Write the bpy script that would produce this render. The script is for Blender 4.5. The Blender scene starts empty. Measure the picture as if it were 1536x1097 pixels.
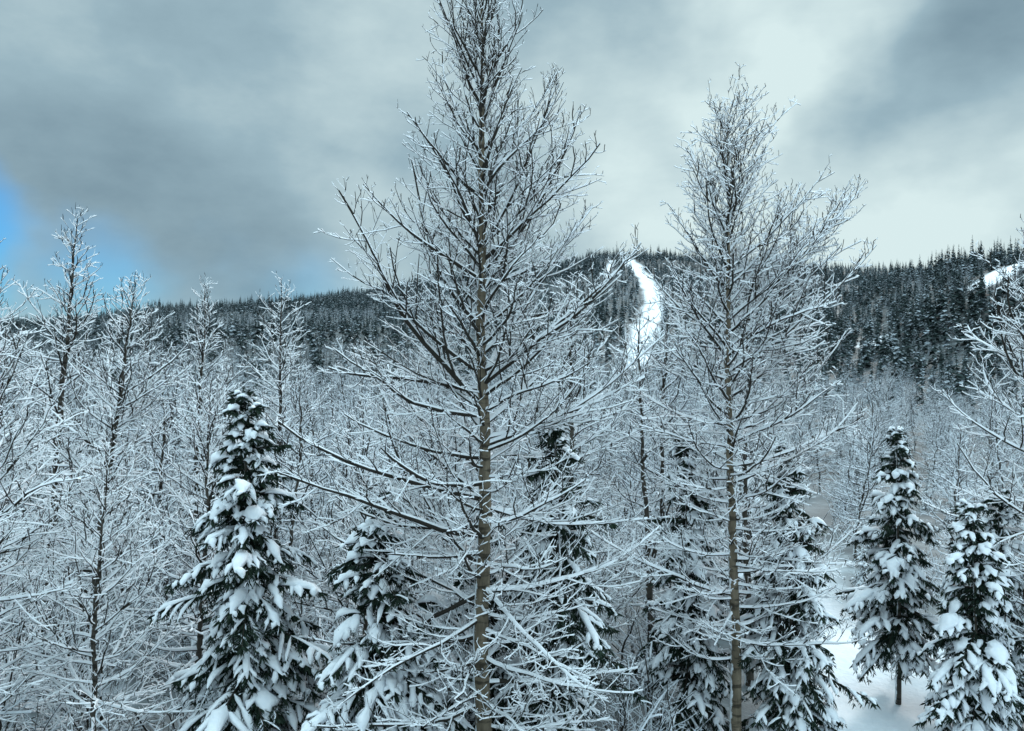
import bpy, math
import numpy as np
scene=bpy.context.scene
UP=np.array([0,0,1.0])
def norm(v): return v/np.maximum(np.linalg.norm(v,axis=-1,keepdims=True),1e-9)
def S(t):
    t=np.clip(t,0,1); return t*t*(3-2*t)

# ------------------------------------------------------------ materials
def mat_new(name):
    m=bpy.data.materials.new(name); m.use_nodes=True
    nt=m.node_tree; b=nt.nodes['Principled BSDF']
    return m,nt,b
def noise(nt,scale,detail=4,rough=.55,vec=None,coord='Object',stretch=None):
    tc=nt.nodes.new('ShaderNodeTexCoord'); n=nt.nodes.new('ShaderNodeTexNoise')
    n.inputs['Scale'].default_value=scale; n.inputs['Detail'].default_value=detail; n.inputs['Roughness'].default_value=rough
    if stretch:
        mp=nt.nodes.new('ShaderNodeMapping'); mp.inputs['Scale'].default_value=stretch
        nt.links.new(tc.outputs[coord],mp.inputs[0]); nt.links.new(mp.outputs[0],n.inputs['Vector'])
    else: nt.links.new(tc.outputs[coord],n.inputs['Vector'])
    return n
def ramp(nt,src,stops):
    r=nt.nodes.new('ShaderNodeValToRGB'); e=r.color_ramp.elements
    while len(e)<len(stops): e.new(.5)
    for i,(p,c) in enumerate(stops):
        e[i].position=p; e[i].color=(*c,1)
    nt.links.new(src,r.inputs[0]); return r
def bump(nt,b,src,strength,dist):
    bp=nt.nodes.new('ShaderNodeBump'); bp.inputs['Strength'].default_value=strength; bp.inputs['Distance'].default_value=dist
    nt.links.new(src,bp.inputs['Height']); nt.links.new(bp.outputs[0],b.inputs['Normal'])
def diffuse(name,stops,scale=1,detail=0,bs=0,bd=.02):
    m=bpy.data.materials.new(name); m.use_nodes=True; nt=m.node_tree; nt.nodes.remove(nt.nodes['Principled BSDF'])
    d=nt.nodes.new('ShaderNodeBsdfDiffuse'); nt.links.new(d.outputs[0],nt.nodes['Material Output'].inputs[0])
    if len(stops)==1: d.inputs[0].default_value=(*stops[0][1],1)
    else:
        n=noise(nt,scale,detail); r=ramp(nt,n.outputs[0],stops); nt.links.new(r.outputs[0],d.inputs[0])
        if bs: bump(nt,d,n.outputs[0],bs,bd)
    return m
M_SNOW=diffuse('snow_cover',[(.3,(.82,.86,.91)),(.7,(.90,.92,.95))],9,2,.6,.03)
M_SNOWT=diffuse('twig_snow',[(0,(.89,.91,.945))])
M_TWIG=diffuse('twig_bark',[(0,(.040,.036,.031))])
M_NEEDLE=diffuse('spruce_needles',[(.3,(.012,.021,.016)),(.7,(.034,.050,.036))],5,0)
M_FARCON=diffuse('far_needles_hazed',[(0,(.050,.068,.067))])  # needles lightened: distance haze put into the colour
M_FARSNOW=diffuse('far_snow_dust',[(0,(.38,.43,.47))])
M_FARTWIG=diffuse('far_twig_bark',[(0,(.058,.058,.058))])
M_SHADESNOW=diffuse('shaded_frost',[(0,(.70,.74,.79))])  # partial frost, snow colour darkened to paint in forest interior shade
M_FARFROST=diffuse('far_shaded_frost',[(0,(.47,.52,.57))])  # distant partial frost, greyed so the forest's shade is in its colour
M_HAZECON=diffuse('ridge_needles_hazed',[(0,(.068,.092,.097))])  # paler needle copy, haze of the far ridge painted into the colour
def trunk_mat(name,c1,c2,snowamt):
    m,nt,b=mat_new(name)
    n=noise(nt,7,6,.65,stretch=(1,1,.22))
    r=ramp(nt,n.outputs[0],[(.3,c1),(.52,tuple((a+b_)/2 for a,b_ in zip(c1,c2))),(.72,c2)])
    n3=noise(nt,3.2,3,.5,stretch=(.6,.6,2.6))
    rr=ramp(nt,n3.outputs[0],[(.38,(.35,.35,.35)),(.48,(1,1,1))])
    mul=nt.nodes.new('ShaderNodeMix'); mul.data_type='RGBA'; mul.blend_type='MULTIPLY'; mul.inputs[0].default_value=1
    nt.links.new(r.outputs[0],mul.inputs[6]); nt.links.new(rr.outputs[0],mul.inputs[7])
    g=nt.nodes.new('ShaderNodeNewGeometry'); d=nt.nodes.new('ShaderNodeVectorMath'); d.operation='DOT_PRODUCT'
    d.inputs[1].default_value=(-.9,-.1,.55); nt.links.new(g.outputs['Normal'],d.inputs[0])
    n2=noise(nt,11,4,.6,stretch=(1,1,.5))
    a=nt.nodes.new('ShaderNodeMath'); a.operation='ADD'
    nt.links.new(d.outputs['Value'],a.inputs[0]); nt.links.new(n2.outputs[0],a.inputs[1])
    sc=nt.nodes.new('ShaderNodeMath'); sc.operation='MULTIPLY'; sc.inputs[1].default_value=.6
    nt.links.new(a.outputs[0],sc.inputs[0])
    f=ramp(nt,sc.outputs[0],[(snowamt,(0,0,0)),(min(1,snowamt+.06),(1,1,1))])
    mx=nt.nodes.new('ShaderNodeMix'); mx.data_type='RGBA'
    nt.links.new(f.outputs[0],mx.inputs[0]); nt.links.new(mul.outputs[2],mx.inputs[6]); mx.inputs[7].default_value=(.82,.86,.90,1)
    nt.links.new(mx.outputs[2],b.inputs['Base Color']); b.inputs['Roughness'].default_value=.85
    b.inputs['Specular IOR Level'].default_value=.2
    bump(nt,b,n.outputs[0],.8,.03)
    return m
M_TRUNK=trunk_mat('cottonwood_bark',(.075,.060,.042),(.235,.19,.135),.78)
M_TRUNK2=trunk_mat('grey_bark',(.038,.034,.028),(.115,.10,.082),.77)
MATS=[M_TWIG,M_SNOWT,M_TRUNK,M_TRUNK2,M_NEEDLE,M_FARCON,M_FARSNOW,M_SNOW,M_FARTWIG,M_SHADESNOW,M_FARFROST,M_HAZECON]

# ------------------------------------------------------------ mesh builder
class MB:
    def __init__(s): s.v=[];s.f=[];s.m=[];s.sm=[];s.nv=0
    def tube(s,P,R,K,snow=None,mb=0,ms=1,ref=None,sgap=.12,rng=None):
        M,n,_=P.shape
        T=norm(np.gradient(P,axis=1))
        if ref is None:
            c=np.cross(T,UP+np.array([1e-3,2e-3,0])); hz=np.linalg.norm(c,axis=-1); side=norm(c)
        else:
            side=norm(np.cross(T,np.broadcast_to(ref,T.shape))); hz=np.zeros(T.shape[:2])
        upv=np.cross(side,T)
        if snow is None: sn=np.zeros((M,n))
        else:
            sn=snow*np.clip(hz*1.1,0,1)*(.45+1.0*rng.random((M,n)))
            sn*=(rng.random((M,n))>sgap)
        th=2*np.pi*np.arange(K)/K+(-np.pi/6 if K==3 else 0); c=np.cos(th); si=np.sin(th)
        wr=R+sn*.25
        V=(P[:,:,None,:]+side[:,:,None,:]*(c[None,None,:,None]*wr[:,:,None,None])
           +upv[:,:,None,:]*(si[None,None,:,None]*R[:,:,None,None])
           +UP*(sn[:,:,None,None]*np.clip(si,0,1)[None,None,:,None]))
        m=np.arange(M)[:,None,None]; i=np.arange(n-1)[None,:,None]; k=np.arange(K)[None,None,:]
        a=(m*n+i)*K+k; b=(m*n+i)*K+(k+1)%K; cc=(m*n+i+1)*K+(k+1)%K; d=(m*n+i+1)*K+k
        F=np.stack([a,b,cc,d],-1).reshape(-1,4)+s.nv
        up=(np.sin(th+np.pi/K)>.05)
        seg=(sn[:,:-1]+sn[:,1:])/2
        isn=up[None,None,:]&(seg[:,:,None]>(0 if snow is None else .32*snow))
        if snow is None: isn=np.zeros_like(isn)
        mi=np.where(isn,ms,mb).reshape(-1)
        s.v.append(V.reshape(-1,3)); s.f.append(F); s.m.append(mi); s.sm.append(np.ones(len(F),bool)); s.nv+=M*n*K
    def quads(s,Q,mi,smooth=False):
        N=len(Q); s.v.append(Q.reshape(-1,3)); s.f.append(np.arange(N*4).reshape(-1,4)+s.nv)
        s.m.append(np.full(N,mi) if np.isscalar(mi) else mi); s.sm.append(np.full(N,smooth)); s.nv+=N*4
    def mesh(s,name):
        V=np.concatenate(s.v); F=np.concatenate(s.f); mi=np.concatenate(s.m); sm=np.concatenate(s.sm)
        me=bpy.data.meshes.new(name)
        me.vertices.add(len(V)); me.vertices.foreach_set('co',V.astype(np.float32).ravel())
        me.loops.add(F.size); me.loops.foreach_set('vertex_index',F.astype(np.int32).ravel())
        me.polygons.add(len(F)); me.polygons.foreach_set('loop_start',np.arange(0,F.size,4,dtype=np.int32))
        me.polygons.foreach_set('material_index',mi.astype(np.int32)); me.polygons.foreach_set('use_smooth',sm)
        for m in MATS: me.materials.append(m)
        me.update(calc_edges=True); me.validate()
        return me
def add_obj(name,me,loc=(0,0,0),rz=0,sc=1,coll=None):
    o=bpy.data.objects.new(name,me); o.location=loc; o.rotation_euler=(0,0,rz); o.scale=(sc,sc,sc)
    (coll or scene.collection).objects.link(o); return o

def grow(B,D,L,n,trop,wig,rng):
    M=len(B); P=np.zeros((M,n,3)); P[:,0]=B; d=norm(D.copy()); trop=np.broadcast_to(trop,(M,))
    for i in range(1,n):
        d=norm(d+trop[:,None]*UP+wig*rng.normal(size=(M,3)))
        P[:,i]=P[:,i-1]+d*(L/(n-1))[:,None]
    return P
def kids(P,R,dens,t0,t1,ang,fan,upb,rng,lf,lmin,lmax,minc=1):
    M,n,_=P.shape
    L=np.linalg.norm(np.diff(P,axis=1),axis=-1).sum(1)
    cnt=np.maximum(minc,(L*dens*(t1-t0)+rng.random(M)).astype(int))
    idx=np.repeat(np.arange(M),cnt)
    st=np.concatenate([[0],np.cumsum(cnt)[:-1]])
    j=np.arange(cnt.sum())-st[idx]
    t=t0+(t1-t0)*(j+rng.random(len(j)))/cnt[idx]
    f=np.clip(t,0,.9999)*(n-1); i=f.astype(int); w=(f-i)[:,None]
    B=P[idx,i]*(1-w)+P[idx,i+1]*w
    T=norm(P[idx,i+1]-P[idx,i]); r=R[idx,i]*(1-w[:,0])+R[idx,i+1]*w[:,0]
    side=norm(np.cross(T,UP+np.array([1e-3,2e-3,0]))); upv=np.cross(side,T)
    sg=np.where((j%2)==0,1,-1)
    phi=rng.normal(0,fan,len(j))+upb
    W=side*(sg*np.cos(phi))[:,None]+upv*np.sin(phi)[:,None]
    a=np.radians(ang)*(.75+.5*rng.random(len(j)))
    D=T*np.cos(a)[:,None]+W*np.sin(a)[:,None]
    Lc=np.clip(lf*(1-t)*L[idx]+lmin,lmin,lmax)*(.55+.8*rng.random(len(j)))
    return B,D,Lc,r,idx
def taper(M,n,r0,end=.25):
    return r0[:,None]*(1-(1-end)*np.linspace(0,1,n)[None,:])

# ------------------------------------------------------------ bare snowy tree
def bare_tree(seed,H,r0,zs,Ls,Es,nl,trunk_m=2,zlo=2.0,lean=(0,0),d2=4.5,d3=7,d4=0,snow=.016,rt=.006,
              K1=6,extra=[],asym=None,front=0,top_pow=1.0,wig0=.02,n3=4,trop1=.05,wig1=.075,tw=0,ts=1,KT=10,sg=.12,lr=.0105,ls=1.5):
    rng=np.random.default_rng(seed); mb=MB()
    n0=26; s=np.linspace(0,1,n0); P0=np.zeros((1,n0,3)); w=np.cumsum(rng.normal(0,wig0,(n0,2)),0); w-=w[0]
    P0[0,:,0]=lean[0]*s**1.2+w[:,0]; P0[0,:,1]=lean[1]*s+w[:,1]; P0[0,:,2]=H*s-.3
    R0=(r0*(1-s)**.8*.9+r0*.1*(1-s)+.008)[None,:]; R0[0,0]*=1.25
    mb.tube(P0,R0,KT,None,mb=trunk_m,ref=np.array([0,1.,0]),rng=rng)
    z=zlo+(H*.985-zlo)*((np.arange(nl)+rng.random(nl))/nl)**top_pow
    az=np.arange(nl)*2.39996+rng.normal(0,.35,nl)
    L=np.interp(z,zs,Ls)*(.5+.65*rng.random(nl)); E=np.radians(np.interp(z,zs,Es)+rng.normal(0,9,nl))
    if asym is not None: L*=1+asym*np.cos(az)
    L*=1-front*np.clip(-np.sin(az),0,1)
    if len(extra):
        ez,ea,ee,el=np.array(extra).T
        z=np.concatenate([z,ez]); az=np.concatenate([az,np.radians(ea)]); E=np.concatenate([E,np.radians(ee)]); L=np.concatenate([L,el])
    f=np.clip((z+.3)/H,0,.999)*(n0-1); i=f.astype(int); ww=(f-i)[:,None]
    B=P0[0,i]*(1-ww)+P0[0,np.minimum(i+1,n0-1)]*ww
    rp=np.interp(f,np.arange(n0),R0[0])
    D=np.stack([np.cos(az)*np.cos(E),np.sin(az)*np.cos(E),np.sin(E)],-1)
    r1=np.minimum(rp*.62,.007+lr*L)
    P1=grow(B,D,L,10,trop1+.03*rng.random(len(L)),wig1,rng); R1=taper(len(L),10,r1,.22)
    mb.tube(P1,R1,K1,snow*ls,mb=tw,ms=ts,rng=rng,sgap=.05)
    B,D,L2,r,_=kids(P1,R1,d2,.10,1,48,.75,.15,rng,.42,.28,2.2,2)
    r2=np.minimum(r*.7,.004+.007*L2)+.001
    P2=grow(B,D,L2,6,.07,.12,rng); R2=taper(len(L2),6,r2,.4)
    mb.tube(P2,R2,4 if n3>2 else 3,snow*1.2,mb=tw,ms=ts,rng=rng,sgap=sg)
    B,D,L3,r,_=kids(P2,R2,d3,.12,1,50,.9,.3,rng,.36,.13,.8,1)
    P3=grow(B,D,L3,n3,.10,.14,rng); R3=taper(len(L3),n3,np.full(len(L3),rt),.6)
    mb.tube(P3,R3,3,snow,mb=tw,ms=ts,rng=rng,sgap=sg)
    if d4:
        B,D,L4,r,_=kids(P3,R3,d4,.2,1,52,1.0,.3,rng,.2,.06,.2,1)
        P4=grow(B,D,L4,2,.1,.1,rng); R4=taper(len(L4),2,np.full(len(L4),rt*.8),.7)
        mb.tube(P4,R4,3,snow*.8,mb=tw,ms=ts,rng=rng,sgap=sg)
    return mb
def shrub(seed,H,stems,snow=.022,rt=.008,d2=3.0,d3=3.6):
    rng=np.random.default_rng(seed); mb=MB()
    az=rng.random(stems)*6.283; E=np.radians(rng.uniform(50,88,stems)); L=H*(.5+.6*rng.random(stems))
    B=np.stack([.3*np.cos(az),.3*np.sin(az),0*az-.1],-1)*(.3+rng.random((stems,1)))
    D=np.stack([np.cos(az)*np.cos(E),np.sin(az)*np.cos(E),np.sin(E)],-1)
    P1=grow(B,D,L,8,-.08,.14,rng); R1=taper(stems,8,.010+.007*L,.25); mb.tube(P1,R1,4,snow*1.5,ms=9,rng=rng)
    B,D,L2,r,_=kids(P1,R1,d2,.12,1,50,.9,.1,rng,.4,.25,1.6,2)
    P2=grow(B,D,L2,5,.02,.15,rng); R2=taper(len(L2),5,np.full(len(L2),rt*1.2),.5); mb.tube(P2,R2,3,snow,ms=9,rng=rng,sgap=.22)
    B,D,L3,r,_=kids(P2,R2,d3,.12,1,50,.9,.3,rng,.35,.15,.6,1)
    P3=grow(B,D,L3,3,.06,.14,rng); R3=taper(len(L3),3,np.full(len(L3),rt*.8),.6); mb.tube(P3,R3,3,snow*.8,ms=9,rng=rng,sgap=.25)
    return mb

# ------------------------------------------------------------ snow-laden spruce
def spruce(seed,H,W,zb,ndl=60,fat=1.0,whorl=.29,per=7,lean=(0,0),shed=.15):
    rng=np.random.default_rng(seed); mb=MB()
    n0=16; s=np.linspace(0,1,n0); P0=np.zeros((1,n0,3)); P0[0,:,2]=H*s-.3; P0[0,:,0]=lean[0]*s+.03*np.sin(s*5); P0[0,:,1]=lean[1]*s
    R0=(.017*H*.6*(1-s)+.012)[None,:]; mb.tube(P0,R0,9,None,mb=3,ref=np.array([0,1.,0]),rng=rng)
    zl=[];z=zb
    while z<H-.12:
        fz=(z-zb)/(H-zb); k=max(3,int(per*(1.15-.6*fz)+rng.random()))
        for j in range(k): zl.append(z+rng.normal(0,.07))
        z+=whorl*(1.15-.5*fz)
    z=np.array(zl); N=len(z); fz=np.clip((z-zb)/(H-zb),0,1)
    az=rng.random(N)*6.283
    lump=1+.20*np.sin(3*az+z*1.7+seed)+.14*np.sin(z*3.1+az)
    L=W*((1-fz)**.8*.97+.03)*np.minimum(1,.75+fz*3)*(.55+.6*rng.random(N))*lump+.08
    E=np.radians(np.interp(fz,[0,.5,.85,1],[-18,-10,12,55])+rng.normal(0,8,N))
    B=np.stack([np.interp(z,P0[0,:,2],P0[0,:,0]),np.interp(z,P0[0,:,2],P0[0,:,1]),z],-1)
    D=np.stack([np.cos(az)*np.cos(E),np.sin(az)*np.cos(E),np.sin(E)],-1)
    P1=grow(B,D,L,8,-.075,.06,rng); R1=taper(N,8,.012+.008*L,.3)
    mb.tube(P1,R1,4,None,mb=0,rng=rng)
    load=.4+.8*rng.random(N)
    load=np.where(rng.random(N)<shed,.12,load)
    B,D,L2,r,own=kids(P1,R1,7,.12,1,54,.25,-.1,rng,.42,.16,.85,3)
    P2=grow(B,D,L2,6,-.13,.08,rng)
    def pads(P,wid,keep,z_up,ld):
        sel=rng.random(len(P))<keep*np.minimum(1,ld*1.8); P=P[sel]; ld=ld[sel]; M,n,_=P.shape
        ss=np.linspace(0,1,n)
        prof=np.sqrt(np.clip(np.sin(np.pi*(ss*.86+.08)),0,1))*(.7+.4*ss)
        L_=np.linalg.norm(P[:,-1]-P[:,0],axis=-1)
        r=np.minimum(wid*fat*(.45+.75*ld)*(.7+.6*rng.random(M)),L_*.34)[:,None]*prof[None,:]*(.65+.7*rng.random((M,n)))
        r[:,0]*=.3; r[:,-1]*=.35
        Q=P+UP*(r*z_up)[...,None]
        T=norm(np.gradient(Q,axis=1)); side=norm(np.cross(T,UP+np.array([1e-3,2e-3,0]))); upv=np.cross(side,T)
        K=7; th=2*np.pi*np.arange(K)/K
        jit=1+.2*rng.normal(size=(M,n,K))
        V=(Q[:,:,None,:]+side[:,:,None,:]*(np.cos(th)*r[...,None]*jit)[...,None]*1.15
           +upv[:,:,None,:]*(np.where(np.sin(th)>0,.85,.25)*np.sin(th)*r[...,None]*jit)[...,None])
        m=np.arange(M)[:,None,None]; i=np.arange(n-1)[None,:,None]; k=np.arange(K)[None,None,:]
        F=np.stack([(m*n+i)*K+k,(m*n+i)*K+(k+1)%K,(m*n+i+1)*K+(k+1)%K,(m*n+i+1)*K+k],-1).reshape(-1,4)+mb.nv
        mb.v.append(V.reshape(-1,3)); mb.f.append(F); mb.m.append(np.full(len(F),7)); mb.sm.append(np.ones(len(F),bool)); mb.nv+=M*n*K
    pads(P2,.054,.76,.5,load[own])
    pads(P1[:,3:],.092,.9,.5,load)
    def needles(P,dens,ln,wd,droop):
        M,n,_=P.shape; L_=np.linalg.norm(np.diff(P,axis=1),axis=-1).sum(1)
        cnt=np.maximum(3,(L_*dens).astype(int)); idx=np.repeat(np.arange(M),cnt); Nn=len(idx)
        f=rng.random(Nn)*.999*(n-1); i=f.astype(int); w=(f-i)[:,None]
        b=P[idx,i]*(1-w)+P[idx,i+1]*w; T=norm(P[idx,i+1]-P[idx,i])
        rd=norm(rng.normal(size=(Nn,3))); rd[:,2]=rd[:,2]*.6-droop
        d=norm(T*.75+rd); l=ln*(.5+rng.random(Nn))[:,None]
        sd=norm(np.cross(d,norm(rng.normal(size=(Nn,3)))))*wd
        tip=b+d*l; mid=b+d*l*.5
        mb.quads(np.stack([b,mid+sd,tip,mid-sd],1),np.where(rng.random(Nn)<.07,9,4))
    needles(P2,ndl,.12,.013,.4); needles(P1,ndl*1.6,.20,.024,.7)
    return mb

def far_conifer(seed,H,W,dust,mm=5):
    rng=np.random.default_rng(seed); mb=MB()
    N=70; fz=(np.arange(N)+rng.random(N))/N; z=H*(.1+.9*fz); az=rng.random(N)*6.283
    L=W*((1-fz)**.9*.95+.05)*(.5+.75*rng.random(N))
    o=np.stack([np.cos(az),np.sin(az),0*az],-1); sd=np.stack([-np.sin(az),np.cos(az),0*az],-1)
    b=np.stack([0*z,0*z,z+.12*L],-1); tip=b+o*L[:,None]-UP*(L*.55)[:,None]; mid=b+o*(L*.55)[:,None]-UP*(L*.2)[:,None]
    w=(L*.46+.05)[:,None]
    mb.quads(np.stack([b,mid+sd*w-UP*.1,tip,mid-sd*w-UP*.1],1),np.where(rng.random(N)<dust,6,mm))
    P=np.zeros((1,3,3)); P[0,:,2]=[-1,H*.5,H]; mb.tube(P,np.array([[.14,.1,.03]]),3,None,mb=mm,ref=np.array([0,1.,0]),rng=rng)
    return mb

# ------------------------------------------------------------ terrain
RU=np.array([-2,-.64,-.39,-.26,-.14,-.015,.11,.19,.36,.51,.64,2]);
RP=np.array([510,496,466,448,430,410,391,389,402,412,420,440.])
def vnoise(x,y,s,seed):
    r=np.random.default_rng(seed); o=0
    for k in range(5):
        a=r.uniform(0,6.28); p=r.uniform(0,6.28); f=s*(1+.7*k)
        o=o+np.sin((x*np.cos(a)+y*np.sin(a))*f+p)/(1+.5*k)
    return o/2.5
def height(x,y):
    x=np.asarray(x,float); y=np.asarray(y,float)
    u=x/np.maximum(y,60)
    ridge=10+(548-np.interp(u,RU,RP))/1205*900
    g=np.clip((y-250)/650,0,1); back=np.clip((y-900)/900,0,1)
    h=ridge*g*(1-.5*S(back))
    h2=66*S((x-92)/195)*S((y-180)/210)*(1-S((y-480)/500))
    h=np.maximum(h,h2)
    h=h+vnoise(x,y,.012,3)*7*S((y-150)/400)+vnoise(x,y,.11,5)*.35*S((y-12)/60)+vnoise(x,y,.5,9)*.10
    return h
RUN=np.array([(119,840,6.5),(114,700,7),(104,600,6),(88.5,500,6),(79,450,6.2),(67,400,6),(56,350,5.5),(46,300,4)])
RUN2=np.array([(104,830,2.5),(86,720,2.5),(79,660,2)])
RUN3=np.array([(222,376,9),(243,388,11),(280,408,13)])
RUN4=np.array([(160,366,4),(170,372,6)])
LANE=np.array([(6,12,3),(9.3,21.5,1.3),(10.4,26,1.1),(13.4,36,1.0),(15.6,42,.9)])
CLR=np.array([(46,108,3.0),(50,120,4)])
def in_strip(x,y,R,mg=0):
    x=np.asarray(x,float);y=np.asarray(y,float); best=np.full(x.shape,-1e9)
    for (x0,y0,w0),(x1,y1,w1) in zip(R[:-1],R[1:]):
        dx,dy=x1-x0,y1-y0; t=np.clip(((x-x0)*dx+(y-y0)*dy)/(dx*dx+dy*dy),0,1)
        d=np.hypot(x-x0-t*dx,y-y0-t*dy); best=np.maximum(best,(w0+(w1-w0)*t)+mg-d)
    return best
def clear(x,y):
    wob=vnoise(x,y,.09,21)*2.2*S((np.asarray(y,float)-250)/100)
    b=in_strip(x,y,RUN)+wob
    for R in (RUN2,RUN3,RUN4,LANE,CLR): b=np.maximum(b,in_strip(x,y,R)+wob*.5)
    return b
ya=np.concatenate([np.linspace(-60,0,13)[:-1],np.linspace(0,60,121)[:-1],np.linspace(60,1000,400)[:-1],np.linspace(1000,4000,40)])
xa=np.concatenate([-np.geomspace(3000,320,24)[:-1],np.linspace(-320,-40,70)[:-1],np.linspace(-40,40,130)[:-1],np.linspace(40,330,180)[:-1],np.geomspace(330,3000,24)])
X,Y=np.meshgrid(xa,ya); Z=height(X,Y)
mb=MB(); nx,ny=len(xa),len(ya)
mb.v.append(np.stack([X,Y,Z],-1).reshape(-1,3)); ii=np.arange(ny-1)[:,None]; jj=np.arange(nx-1)[None,:]
F=np.stack([ii*nx+jj,ii*nx+jj+1,(ii+1)*nx+jj+1,(ii+1)*nx+jj],-1).reshape(-1,4)
mb.f.append(F); mb.m.append(np.zeros(len(F),int)); mb.sm.append(np.ones(len(F),bool)); mb.nv=nx*ny
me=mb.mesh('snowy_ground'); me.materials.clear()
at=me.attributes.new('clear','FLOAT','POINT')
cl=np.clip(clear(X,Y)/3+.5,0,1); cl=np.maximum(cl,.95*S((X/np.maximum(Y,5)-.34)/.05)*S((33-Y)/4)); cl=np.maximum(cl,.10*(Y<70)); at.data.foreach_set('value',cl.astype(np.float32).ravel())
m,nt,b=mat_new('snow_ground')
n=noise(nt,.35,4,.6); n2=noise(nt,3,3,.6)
fl=ramp(nt,n.outputs[0],[(.38,(.035,.038,.038)),(.58,(.10,.115,.12)),(.70,(.4,.44,.47))])  # brushy forest floor, its colour darkened to stand for shade under the trees
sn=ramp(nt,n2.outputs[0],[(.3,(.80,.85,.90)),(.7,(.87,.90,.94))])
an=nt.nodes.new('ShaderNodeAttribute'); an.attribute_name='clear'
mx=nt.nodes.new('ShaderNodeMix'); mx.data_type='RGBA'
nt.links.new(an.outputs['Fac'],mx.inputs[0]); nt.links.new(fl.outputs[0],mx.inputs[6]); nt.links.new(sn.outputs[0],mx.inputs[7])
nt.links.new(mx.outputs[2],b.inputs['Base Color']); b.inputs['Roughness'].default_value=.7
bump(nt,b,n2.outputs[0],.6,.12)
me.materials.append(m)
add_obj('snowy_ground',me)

# ------------------------------------------------------------ named foreground trees
def gz(x,y): return float(height(x,y))
def place(name,mbd,x,y,rz=0,sc=1):
    return add_obj(name,mbd.mesh(name),(x,y,gz(x,y)),rz,sc)
place('cottonwood_tree',bare_tree(17,18.6,.185,
    [2,5,7,9,11,13,15,16,17,18.6],[3.5,4.1,4.2,4.1,3.8,3.4,2.6,2.1,1.5,.5],[-16,-8,2,16,32,44,53,57,62,68],150,
    zlo=2.8,lean=(.12,.1),d2=5.0,d3=7.2,d4=5,snow=.0165,rt=.0053,K1=7,wig0=.02,wig1=.085,front=.45,lr=.012,ls=1.7,
    extra=[(9.2,180,44,5.2),(11.4,3,46,4.2),(7.3,195,12,4.4),(10.8,170,44,3.8),(10.2,10,36,4.2),(5.6,-40,-34,3.4),(6.6,205,0,4.4),(9.6,-20,32,4.2),(6.0,160,22,4.0),(12.4,-5,50,3.6),(8.4,0,20,4.4)]),-.5,16)
place('cottonwood_tree',bare_tree(23,16.4,.15,
    [2,5,7,9,11,13,15,16.4],[2.5,2.8,3.2,3.7,3.9,3.4,2.3,.4],[-16,-8,6,18,32,44,54,66],130,
    zlo=2.6,lean=(-.25,.1),d2=5.1,d3=6.8,d4=4.5,snow=.021,rt=.0064,K1=6,asym=.2,wig0=.022,wig1=.095,front=.35,lr=.0115,ls=1.6,
    extra=[(10.4,4,34,5.6),(11.2,-8,40,4.2),(8.6,0,16,4.0),(4.3,178,4,4.4),(9.2,20,24,4.0),(11.5,10,50,3.8),(9.8,-15,30,4.6)]),5.55,20)
def mid_tree(seed,H,r0,x,y,w=1,lean=(0,0),nl=60,sn=.022,rt=.009,zlo=2,d4=0,rz=0):
    zs=[H*a for a in (.1,.3,.5,.7,.85,1)]; Ls=[2.3*w,2.7*w,2.8*w,2.3*w,1.4*w,.3]; Es=[-8,2,18,36,48,62]
    place('bare_tree',bare_tree(seed,H,r0,zs,Ls,Es,nl,trunk_m=3,zlo=zlo,lean=lean,d2=4.7,d3=5.6,d4=d4,snow=sn,rt=rt*.9,wig0=.03,wig1=.12,n3=3,front=.3,lr=.012,ls=1.6),x,y,rz)
mid_tree(31,15.2,.17,-15.9,27,1.1,(1.3,0),95)
mid_tree(32,15.4,.17,-18.6,27,1.1,(.5,0),90)
mid_tree(33,12.6,.16,-12.8,24,1.15,(1.5,0),95)
mid_tree(34,13.4,.13,-9.6,32,1.1,(.3,0),75)
mid_tree(35,13.6,.13,-13.2,33,1.0,(.5,0),75)
mid_tree(36,12.6,.16,1.75,24,1.15,(0,0),80)
mid_tree(37,12,.13,4.6,26,.9,(-.3,0),60)
mid_tree(38,13,.14,7.4,25,1.0,(-.2,0),65)
mid_tree(39,14.4,.16,14.6,21,1.4,(-.5,0),85)
mid_tree(40,11.0,.12,-11.6,17,1.2,(.8,0),75,.018,.0075)
mid_tree(41,9.5,.09,-8.2,21,1.2,(.3,0),60)
mid_tree(42,9.0,.08,-3.6,20,1.2,(-.3,0),55)
mid_tree(44,8.2,.07,-9.3,17.6,1.0,(.2,0),60,.018,.0078,1.0)
mid_tree(45,7.6,.06,-12.6,19.5,1.1,(-.2,0),60,.018,.0078,1.0)

place('snowy_spruce',spruce(51,9.55,2.6,.7,fat=1.2),-5.95,18)
place('snowy_spruce',spruce(52,7.3,2.7,.4,fat=1.2,shed=.06),-2.75,17.0)
place('snowy_spruce',spruce(53,8.8,2.4,.4,fat=.85,shed=.3),1.0,17.8)
place('snowy_spruce',spruce(54,8.2,2.0,.5,fat=1.0),4.7,21.5)
place('snowy_spruce',spruce(55,7.9,1.9,.5,fat=1.2),7.1,20.5)
place('snowy_spruce',spruce(56,8.1,1.75,1.9,fat=1.35,shed=.06),11.4,23.7)
place('snowy_spruce',spruce(57,6.6,1.8,1.1,fat=1.4,shed=.06),12.0,20.8)
place('snowy_spruce',spruce(58,6.6,1.8,.7,fat=1.35,shed=.06),13.5,22.2)
place('snowy_spruce',spruce(59,6.6,2.2,.4,fat=.85,shed=.35),-.5,18.9)

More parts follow.
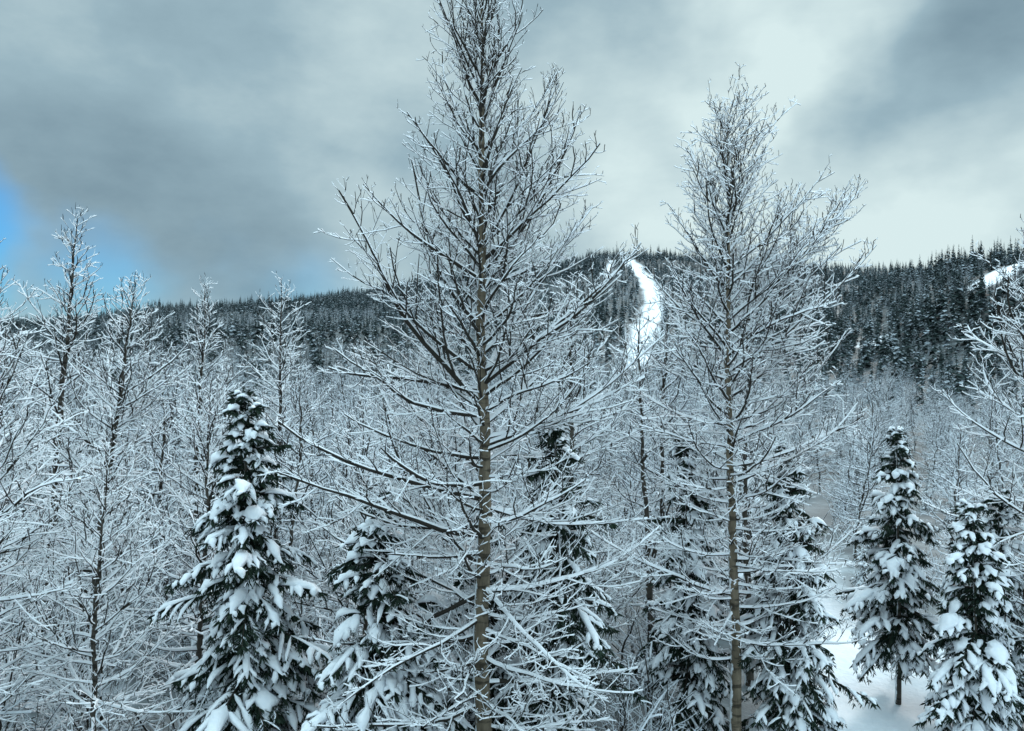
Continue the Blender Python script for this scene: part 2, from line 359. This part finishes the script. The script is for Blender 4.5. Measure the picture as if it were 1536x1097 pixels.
# ------------------------------------------------------------ instanced masses
def scatter(name,x,y,r,sc,ix,meshes,tilt=.06):
    coll=bpy.data.collections.new(name+'_models')
    for k,mm in enumerate(meshes): coll.objects.link(bpy.data.objects.new(f'{name}_model_{k:02d}',mm))
    z=height(x,y)-.1; n=len(x)
    me=bpy.data.meshes.new(name); me.vertices.add(n); me.vertices.foreach_set('co',np.stack([x,y,z],-1).astype(np.float32).ravel())
    for nm,ty,dt in (('rz','FLOAT',r.random(n)*6.28),('sc','FLOAT',sc),('tx','FLOAT',r.normal(0,tilt,n)),('ty','FLOAT',r.normal(0,tilt,n))):
        a=me.attributes.new(nm,ty,'POINT'); a.data.foreach_set('value',dt.astype(np.float32))
    a=me.attributes.new('ix','INT','POINT'); a.data.foreach_set('value',ix.astype(np.int32))
    me.update(); o=add_obj(name,me)
    ng=bpy.data.node_groups.new(name,'GeometryNodeTree')
    ng.interface.new_socket('Geometry',in_out='INPUT',socket_type='NodeSocketGeometry')
    ng.interface.new_socket('Geometry',in_out='OUTPUT',socket_type='NodeSocketGeometry')
    N=ng.nodes; gi=N.new('NodeGroupInput'); go=N.new('NodeGroupOutput'); ip=N.new('GeometryNodeInstanceOnPoints')
    ci=N.new('GeometryNodeCollectionInfo'); ci.inputs['Collection'].default_value=coll
    ci.inputs['Separate Children'].default_value=True; ci.inputs['Reset Children'].default_value=True
    def na(nm,ty):
        q=N.new('GeometryNodeInputNamedAttribute'); q.data_type=ty; q.inputs['Name'].default_value=nm; return q.outputs['Attribute']
    cx=N.new('ShaderNodeCombineXYZ'); l=ng.links
    l.new(na('rz','FLOAT'),cx.inputs[2]); l.new(na('tx','FLOAT'),cx.inputs[0]); l.new(na('ty','FLOAT'),cx.inputs[1])
    l.new(cx.outputs[0],ip.inputs['Rotation']); l.new(na('sc','FLOAT'),ip.inputs['Scale'])
    l.new(gi.outputs[0],ip.inputs['Points']); l.new(ci.outputs[0],ip.inputs['Instance'])
    ip.inputs['Pick Instance'].default_value=True; l.new(na('ix','INT'),ip.inputs['Instance Index'])
    l.new(ip.outputs[0],go.inputs[0])
    md=o.modifiers.new('scatter','NODES'); md.node_group=ng
    return o
def grid(y0,y1,sp,seed,wedge=.78,pad=8,j=.8):
    r=np.random.default_rng(seed); xm=y1*wedge+pad
    gx,gy=np.meshgrid(np.arange(-xm,xm,sp),np.arange(y0,y1,sp)); gx=gx.ravel()+r.uniform(-j,j,gx.size)*sp; gy=gy.ravel()+r.uniform(-j,j,gy.size)*sp
    k=(np.abs(gx)<gy*wedge+pad)&(gy>=y0); return gx[k],gy[k],r
def bt(seed,H,w,nl,sn,rt,d2=4,d3=5,n3=3,tw=0,ts=9,sg=.2):
    zs=[H*a for a in (.08,.3,.5,.7,.85,1)]
    return bare_tree(seed,H,.010*H,zs,[2.2*w,2.8*w,2.7*w,2.1*w,1.3*w,.3],[-10,0,14,32,48,62],nl,trunk_m=3,zlo=H*.1,lean=(.5,.3),d2=d2,d3=d3,snow=sn,rt=rt,K1=4,wig0=.08,n3=n3,wig1=.14,tw=tw,ts=ts,KT=6,sg=sg,lr=.012,ls=1.6).mesh('frosted_tree')
near=[bt(100+k,9+k*.9,1.2+.1*(k%2),52,.025,.011,3.4,3.9) for k in range(6)]
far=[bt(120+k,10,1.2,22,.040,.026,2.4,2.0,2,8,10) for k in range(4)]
shr=[shrub(140+k,3.4+.5*k,8+k).mesh('shrub') for k in range(4)]
sps=[spruce(160+k,8+k,1.9,.5,ndl=22,whorl=.5,fat=1.1).mesh('spruce_mid') for k in range(2)]
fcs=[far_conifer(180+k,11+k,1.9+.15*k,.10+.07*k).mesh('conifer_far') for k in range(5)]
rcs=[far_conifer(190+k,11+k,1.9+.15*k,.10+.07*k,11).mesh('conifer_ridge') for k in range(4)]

x,y,r=grid(25,125,4.7,1)
k=(clear(x,y)<-1.0)&~((x/y>.38)&(x/y<.49)&(y<31)); x,y=x[k],y[k]; n=len(x)
sc=r.uniform(.5,1.08,n)*np.where(x/y>.34,.72,1)
ix=r.integers(0,6,n); cn=r.random(n)<.18+.3*(vnoise(x,y,.05,31)>.4); ix=np.where(cn,6+r.integers(0,2,n),ix); sc=np.where(cn,sc*.9,sc)
scatter('frosted_forest',x,y,r,sc,ix,near+sps,.07)
x,y,r=grid(125,330,6.4,2)
u=x/y; con=(u>.32)&(y>190)&(height(x,y)>3)
k=(clear(x,y)<-1)&~con; x,y=x[k],y[k]; n=len(x)
ix=np.where(r.random(n)<.22+.5*S(vnoise(x,y,.03,33)*1.5),4+r.integers(0,5,n),r.integers(0,4,n))
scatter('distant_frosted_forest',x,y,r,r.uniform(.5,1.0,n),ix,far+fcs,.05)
x,y,r=grid(15,40,2.3,3,.75,3)
k=(clear(x,y)<-.4)&(r.random(len(x))<np.where(x/y<-.1,1,.75)); x,y=x[k],y[k]; n=len(x)
scatter('snowy_undergrowth',x,y,r,r.uniform(.55,1.1,n)*np.where(x/y>.34,.42,1),r.integers(0,4,n),shr)
xa_,ya_,r=grid(195,1000,6.0,4,.72,10)
xb,yb_,_=grid(195,520,5.4,5,.9,10); kb=(xb/yb_>.32)&(height(xb,yb_)>3)
ka=(clear(xa_,ya_)<-1.5)&(ya_>330)
x=np.concatenate([xa_[ka],xb[kb]]); y=np.concatenate([ya_[ka],yb_[kb]])
side=np.concatenate([np.zeros(ka.sum(),bool),np.ones(kb.sum(),bool)])
kk=clear(x,y)<-1.2; x,y,side=x[kk],y[kk],side[kk]; n=len(x)
p=np.clip(.68+.3*S((y-600)/200)+.6*vnoise(x,y,.02,12),.2,.98); p=np.where(side,np.clip(.88-.5*S(vnoise(x,y,.04,14)),0,1),p)
isc=r.random(n)<p
ix=np.where(isc,np.where((y>430)&~side,9+r.integers(0,4,n),4+r.integers(0,5,n)),r.integers(0,4,n))
sc=np.where(isc,r.uniform(.4,1.0,n)**1.2*np.where(side,1.15,1.05)*(1+.4*vnoise(x,y,.035,44)),r.uniform(.55,.85,n))
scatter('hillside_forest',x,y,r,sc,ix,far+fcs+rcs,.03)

# ------------------------------------------------------------ sky
w=bpy.data.worlds.new('World'); scene.world=w; w.use_nodes=True; nt=w.node_tree; N=nt.nodes; l=nt.links
bg=N['Background']
sky=N.new('ShaderNodeTexSky'); sky.sky_type='NISHITA'; sky.sun_disc=False
SE,SA=math.radians(40),math.radians(35)
sky.sun_elevation=SE; sky.sun_rotation=SA
tc=N.new('ShaderNodeTexCoord')
def mth(op,a,b=None,clamp=False):
    q=N.new('ShaderNodeMath'); q.operation=op; q.use_clamp=clamp
    for i,v in enumerate((a,b)):
        if v is None: continue
        if isinstance(v,(int,float)): q.inputs[i].default_value=v
        else: l.new(v,q.inputs[i])
    return q.outputs[0]
DIR=tc.outputs['Generated']
nw=N.new('ShaderNodeTexNoise'); nw.inputs['Scale'].default_value=4.2; nw.inputs['Detail'].default_value=4; l.new(DIR,nw.inputs['Vector'])
sub=N.new('ShaderNodeVectorMath'); sub.operation='SUBTRACT'; l.new(nw.outputs['Color'],sub.inputs[0]); sub.inputs[1].default_value=(.5,.5,.5)
scl=N.new('ShaderNodeVectorMath'); scl.operation='SCALE'; l.new(sub.outputs[0],scl.inputs[0]); scl.inputs['Scale'].default_value=.34
add=N.new('ShaderNodeVectorMath'); add.operation='ADD'; l.new(DIR,add.inputs[0]); l.new(scl.outputs[0],add.inputs[1])
def blob(c,rad,soft,w_):
    c=np.array(c,float); c/=np.linalg.norm(c)
    d=N.new('ShaderNodeVectorMath'); d.operation='DISTANCE'; l.new(add.outputs[0],d.inputs[0]); d.inputs[1].default_value=tuple(c)
    mr=N.new('ShaderNodeMapRange'); mr.interpolation_type='SMOOTHSTEP'; l.new(d.outputs['Value'],mr.inputs[0])
    mr.inputs[1].default_value=rad+soft; mr.inputs[2].default_value=max(rad-soft,0); mr.inputs[3].default_value=0; mr.inputs[4].default_value=w_
    return mr.outputs[0]
mp=N.new('ShaderNodeMapping'); mp.inputs['Scale'].default_value=(1,1,1.9); l.new(DIR,mp.inputs[0])
nc=N.new('ShaderNodeTexNoise'); nc.inputs['Scale'].default_value=4.0; nc.inputs['Detail'].default_value=6; nc.inputs['Roughness'].default_value=.58; l.new(mp.outputs[0],nc.inputs['Vector'])
val=mth('ADD',.57,mth('MULTIPLY',mth('SUBTRACT',nc.outputs[0],.5),.72))
for bl in (blob((.20,1,.24),.15,.10,.34),blob((.36,1,.42),.11,.07,.36),blob((.62,1,.16),.15,.10,.28),blob((.40,1,.15),.14,.10,.16),
           blob((-.45,1,.22),.17,.12,-.22),blob((.54,1,.33),.125,.045,-.24),blob((-.30,1,.12),.10,.08,-.08),blob((.20,1,.31),.045,.025,-.10),blob((-.62,1,.40),.1,.09,.08),blob((-.12,1,.34),.1,.08,.12)):
    val=mth('ADD',val,bl)
cr=N.new('ShaderNodeValToRGB'); e=cr.color_ramp.elements; e.new(.5)
for i,(p,c) in enumerate([(.08,(.15,.24,.305)),(.5,(.325,.465,.535)),(.95,(.69,.84,.85))]): e[i].position=p; e[i].color=(*c,1)
l.new(val,cr.inputs[0])
sepn=N.new('ShaderNodeSeparateXYZ'); l.new(DIR,sepn.inputs[0])
zb=N.new('ShaderNodeMapRange'); zb.interpolation_type='SMOOTHSTEP'; l.new(sepn.outputs[2],zb.inputs[0])
zb.inputs[1].default_value=.48; zb.inputs[2].default_value=.9; zb.inputs[3].default_value=1; zb.inputs[4].default_value=3.3
yb=N.new('ShaderNodeMapRange'); yb.interpolation_type='SMOOTHSTEP'; l.new(sepn.outputs[1],yb.inputs[0])
yb.inputs[1].default_value=.5; yb.inputs[2].default_value=-.4; yb.inputs[3].default_value=1; yb.inputs[4].default_value=1.35
gain=mth('MULTIPLY',zb.outputs[0],yb.outputs[0])
cl_=N.new('ShaderNodeVectorMath'); cl_.operation='SCALE'; l.new(cr.outputs[0],cl_.inputs[0]); l.new(gain,cl_.inputs['Scale'])
skm=N.new('ShaderNodeVectorMath'); skm.operation='MULTIPLY'; l.new(sky.outputs[0],skm.inputs[0]); skm.inputs[1].default_value=(.035,.10,.155)
mx=N.new('ShaderNodeMix'); mx.data_type='RGBA'
bf=mth('ADD',mth('ADD',blob((-.735,1,.105),.09,.035,.9),blob((-.50,1,.05),.075,.06,.6)),blob((-.26,1,.085),.06,.06,.35),True)
l.new(bf,mx.inputs[0]); l.new(cl_.outputs[0],mx.inputs[6]); l.new(skm.outputs[0],mx.inputs[7])
l.new(mx.outputs[2],bg.inputs[0]); bg.inputs[1].default_value=1.0
sd=bpy.data.lights.new('sun','SUN'); sd.energy=1.5; sd.angle=math.radians(12); sd.color=(1,.96,.92)
so=bpy.data.objects.new('sun',sd); scene.collection.objects.link(so)
from mathutils import Vector
so.rotation_euler=Vector((-math.sin(SA)*math.cos(SE),-math.cos(SA)*math.cos(SE),-math.sin(SE))).to_track_quat('-Z','Y').to_euler()
# ------------------------------------------------------------ camera
cd=bpy.data.cameras.new('camera'); cd.lens=28.2; cd.sensor_width=36; cd.clip_end=8000
co=bpy.data.objects.new('camera',cd); co.location=(0,0,10); co.rotation_euler=(math.radians(90),0,0); scene.collection.objects.link(co)
scene.camera=co
scene.view_settings.view_transform='Standard'; scene.view_settings.look='None'; scene.view_settings.exposure=0
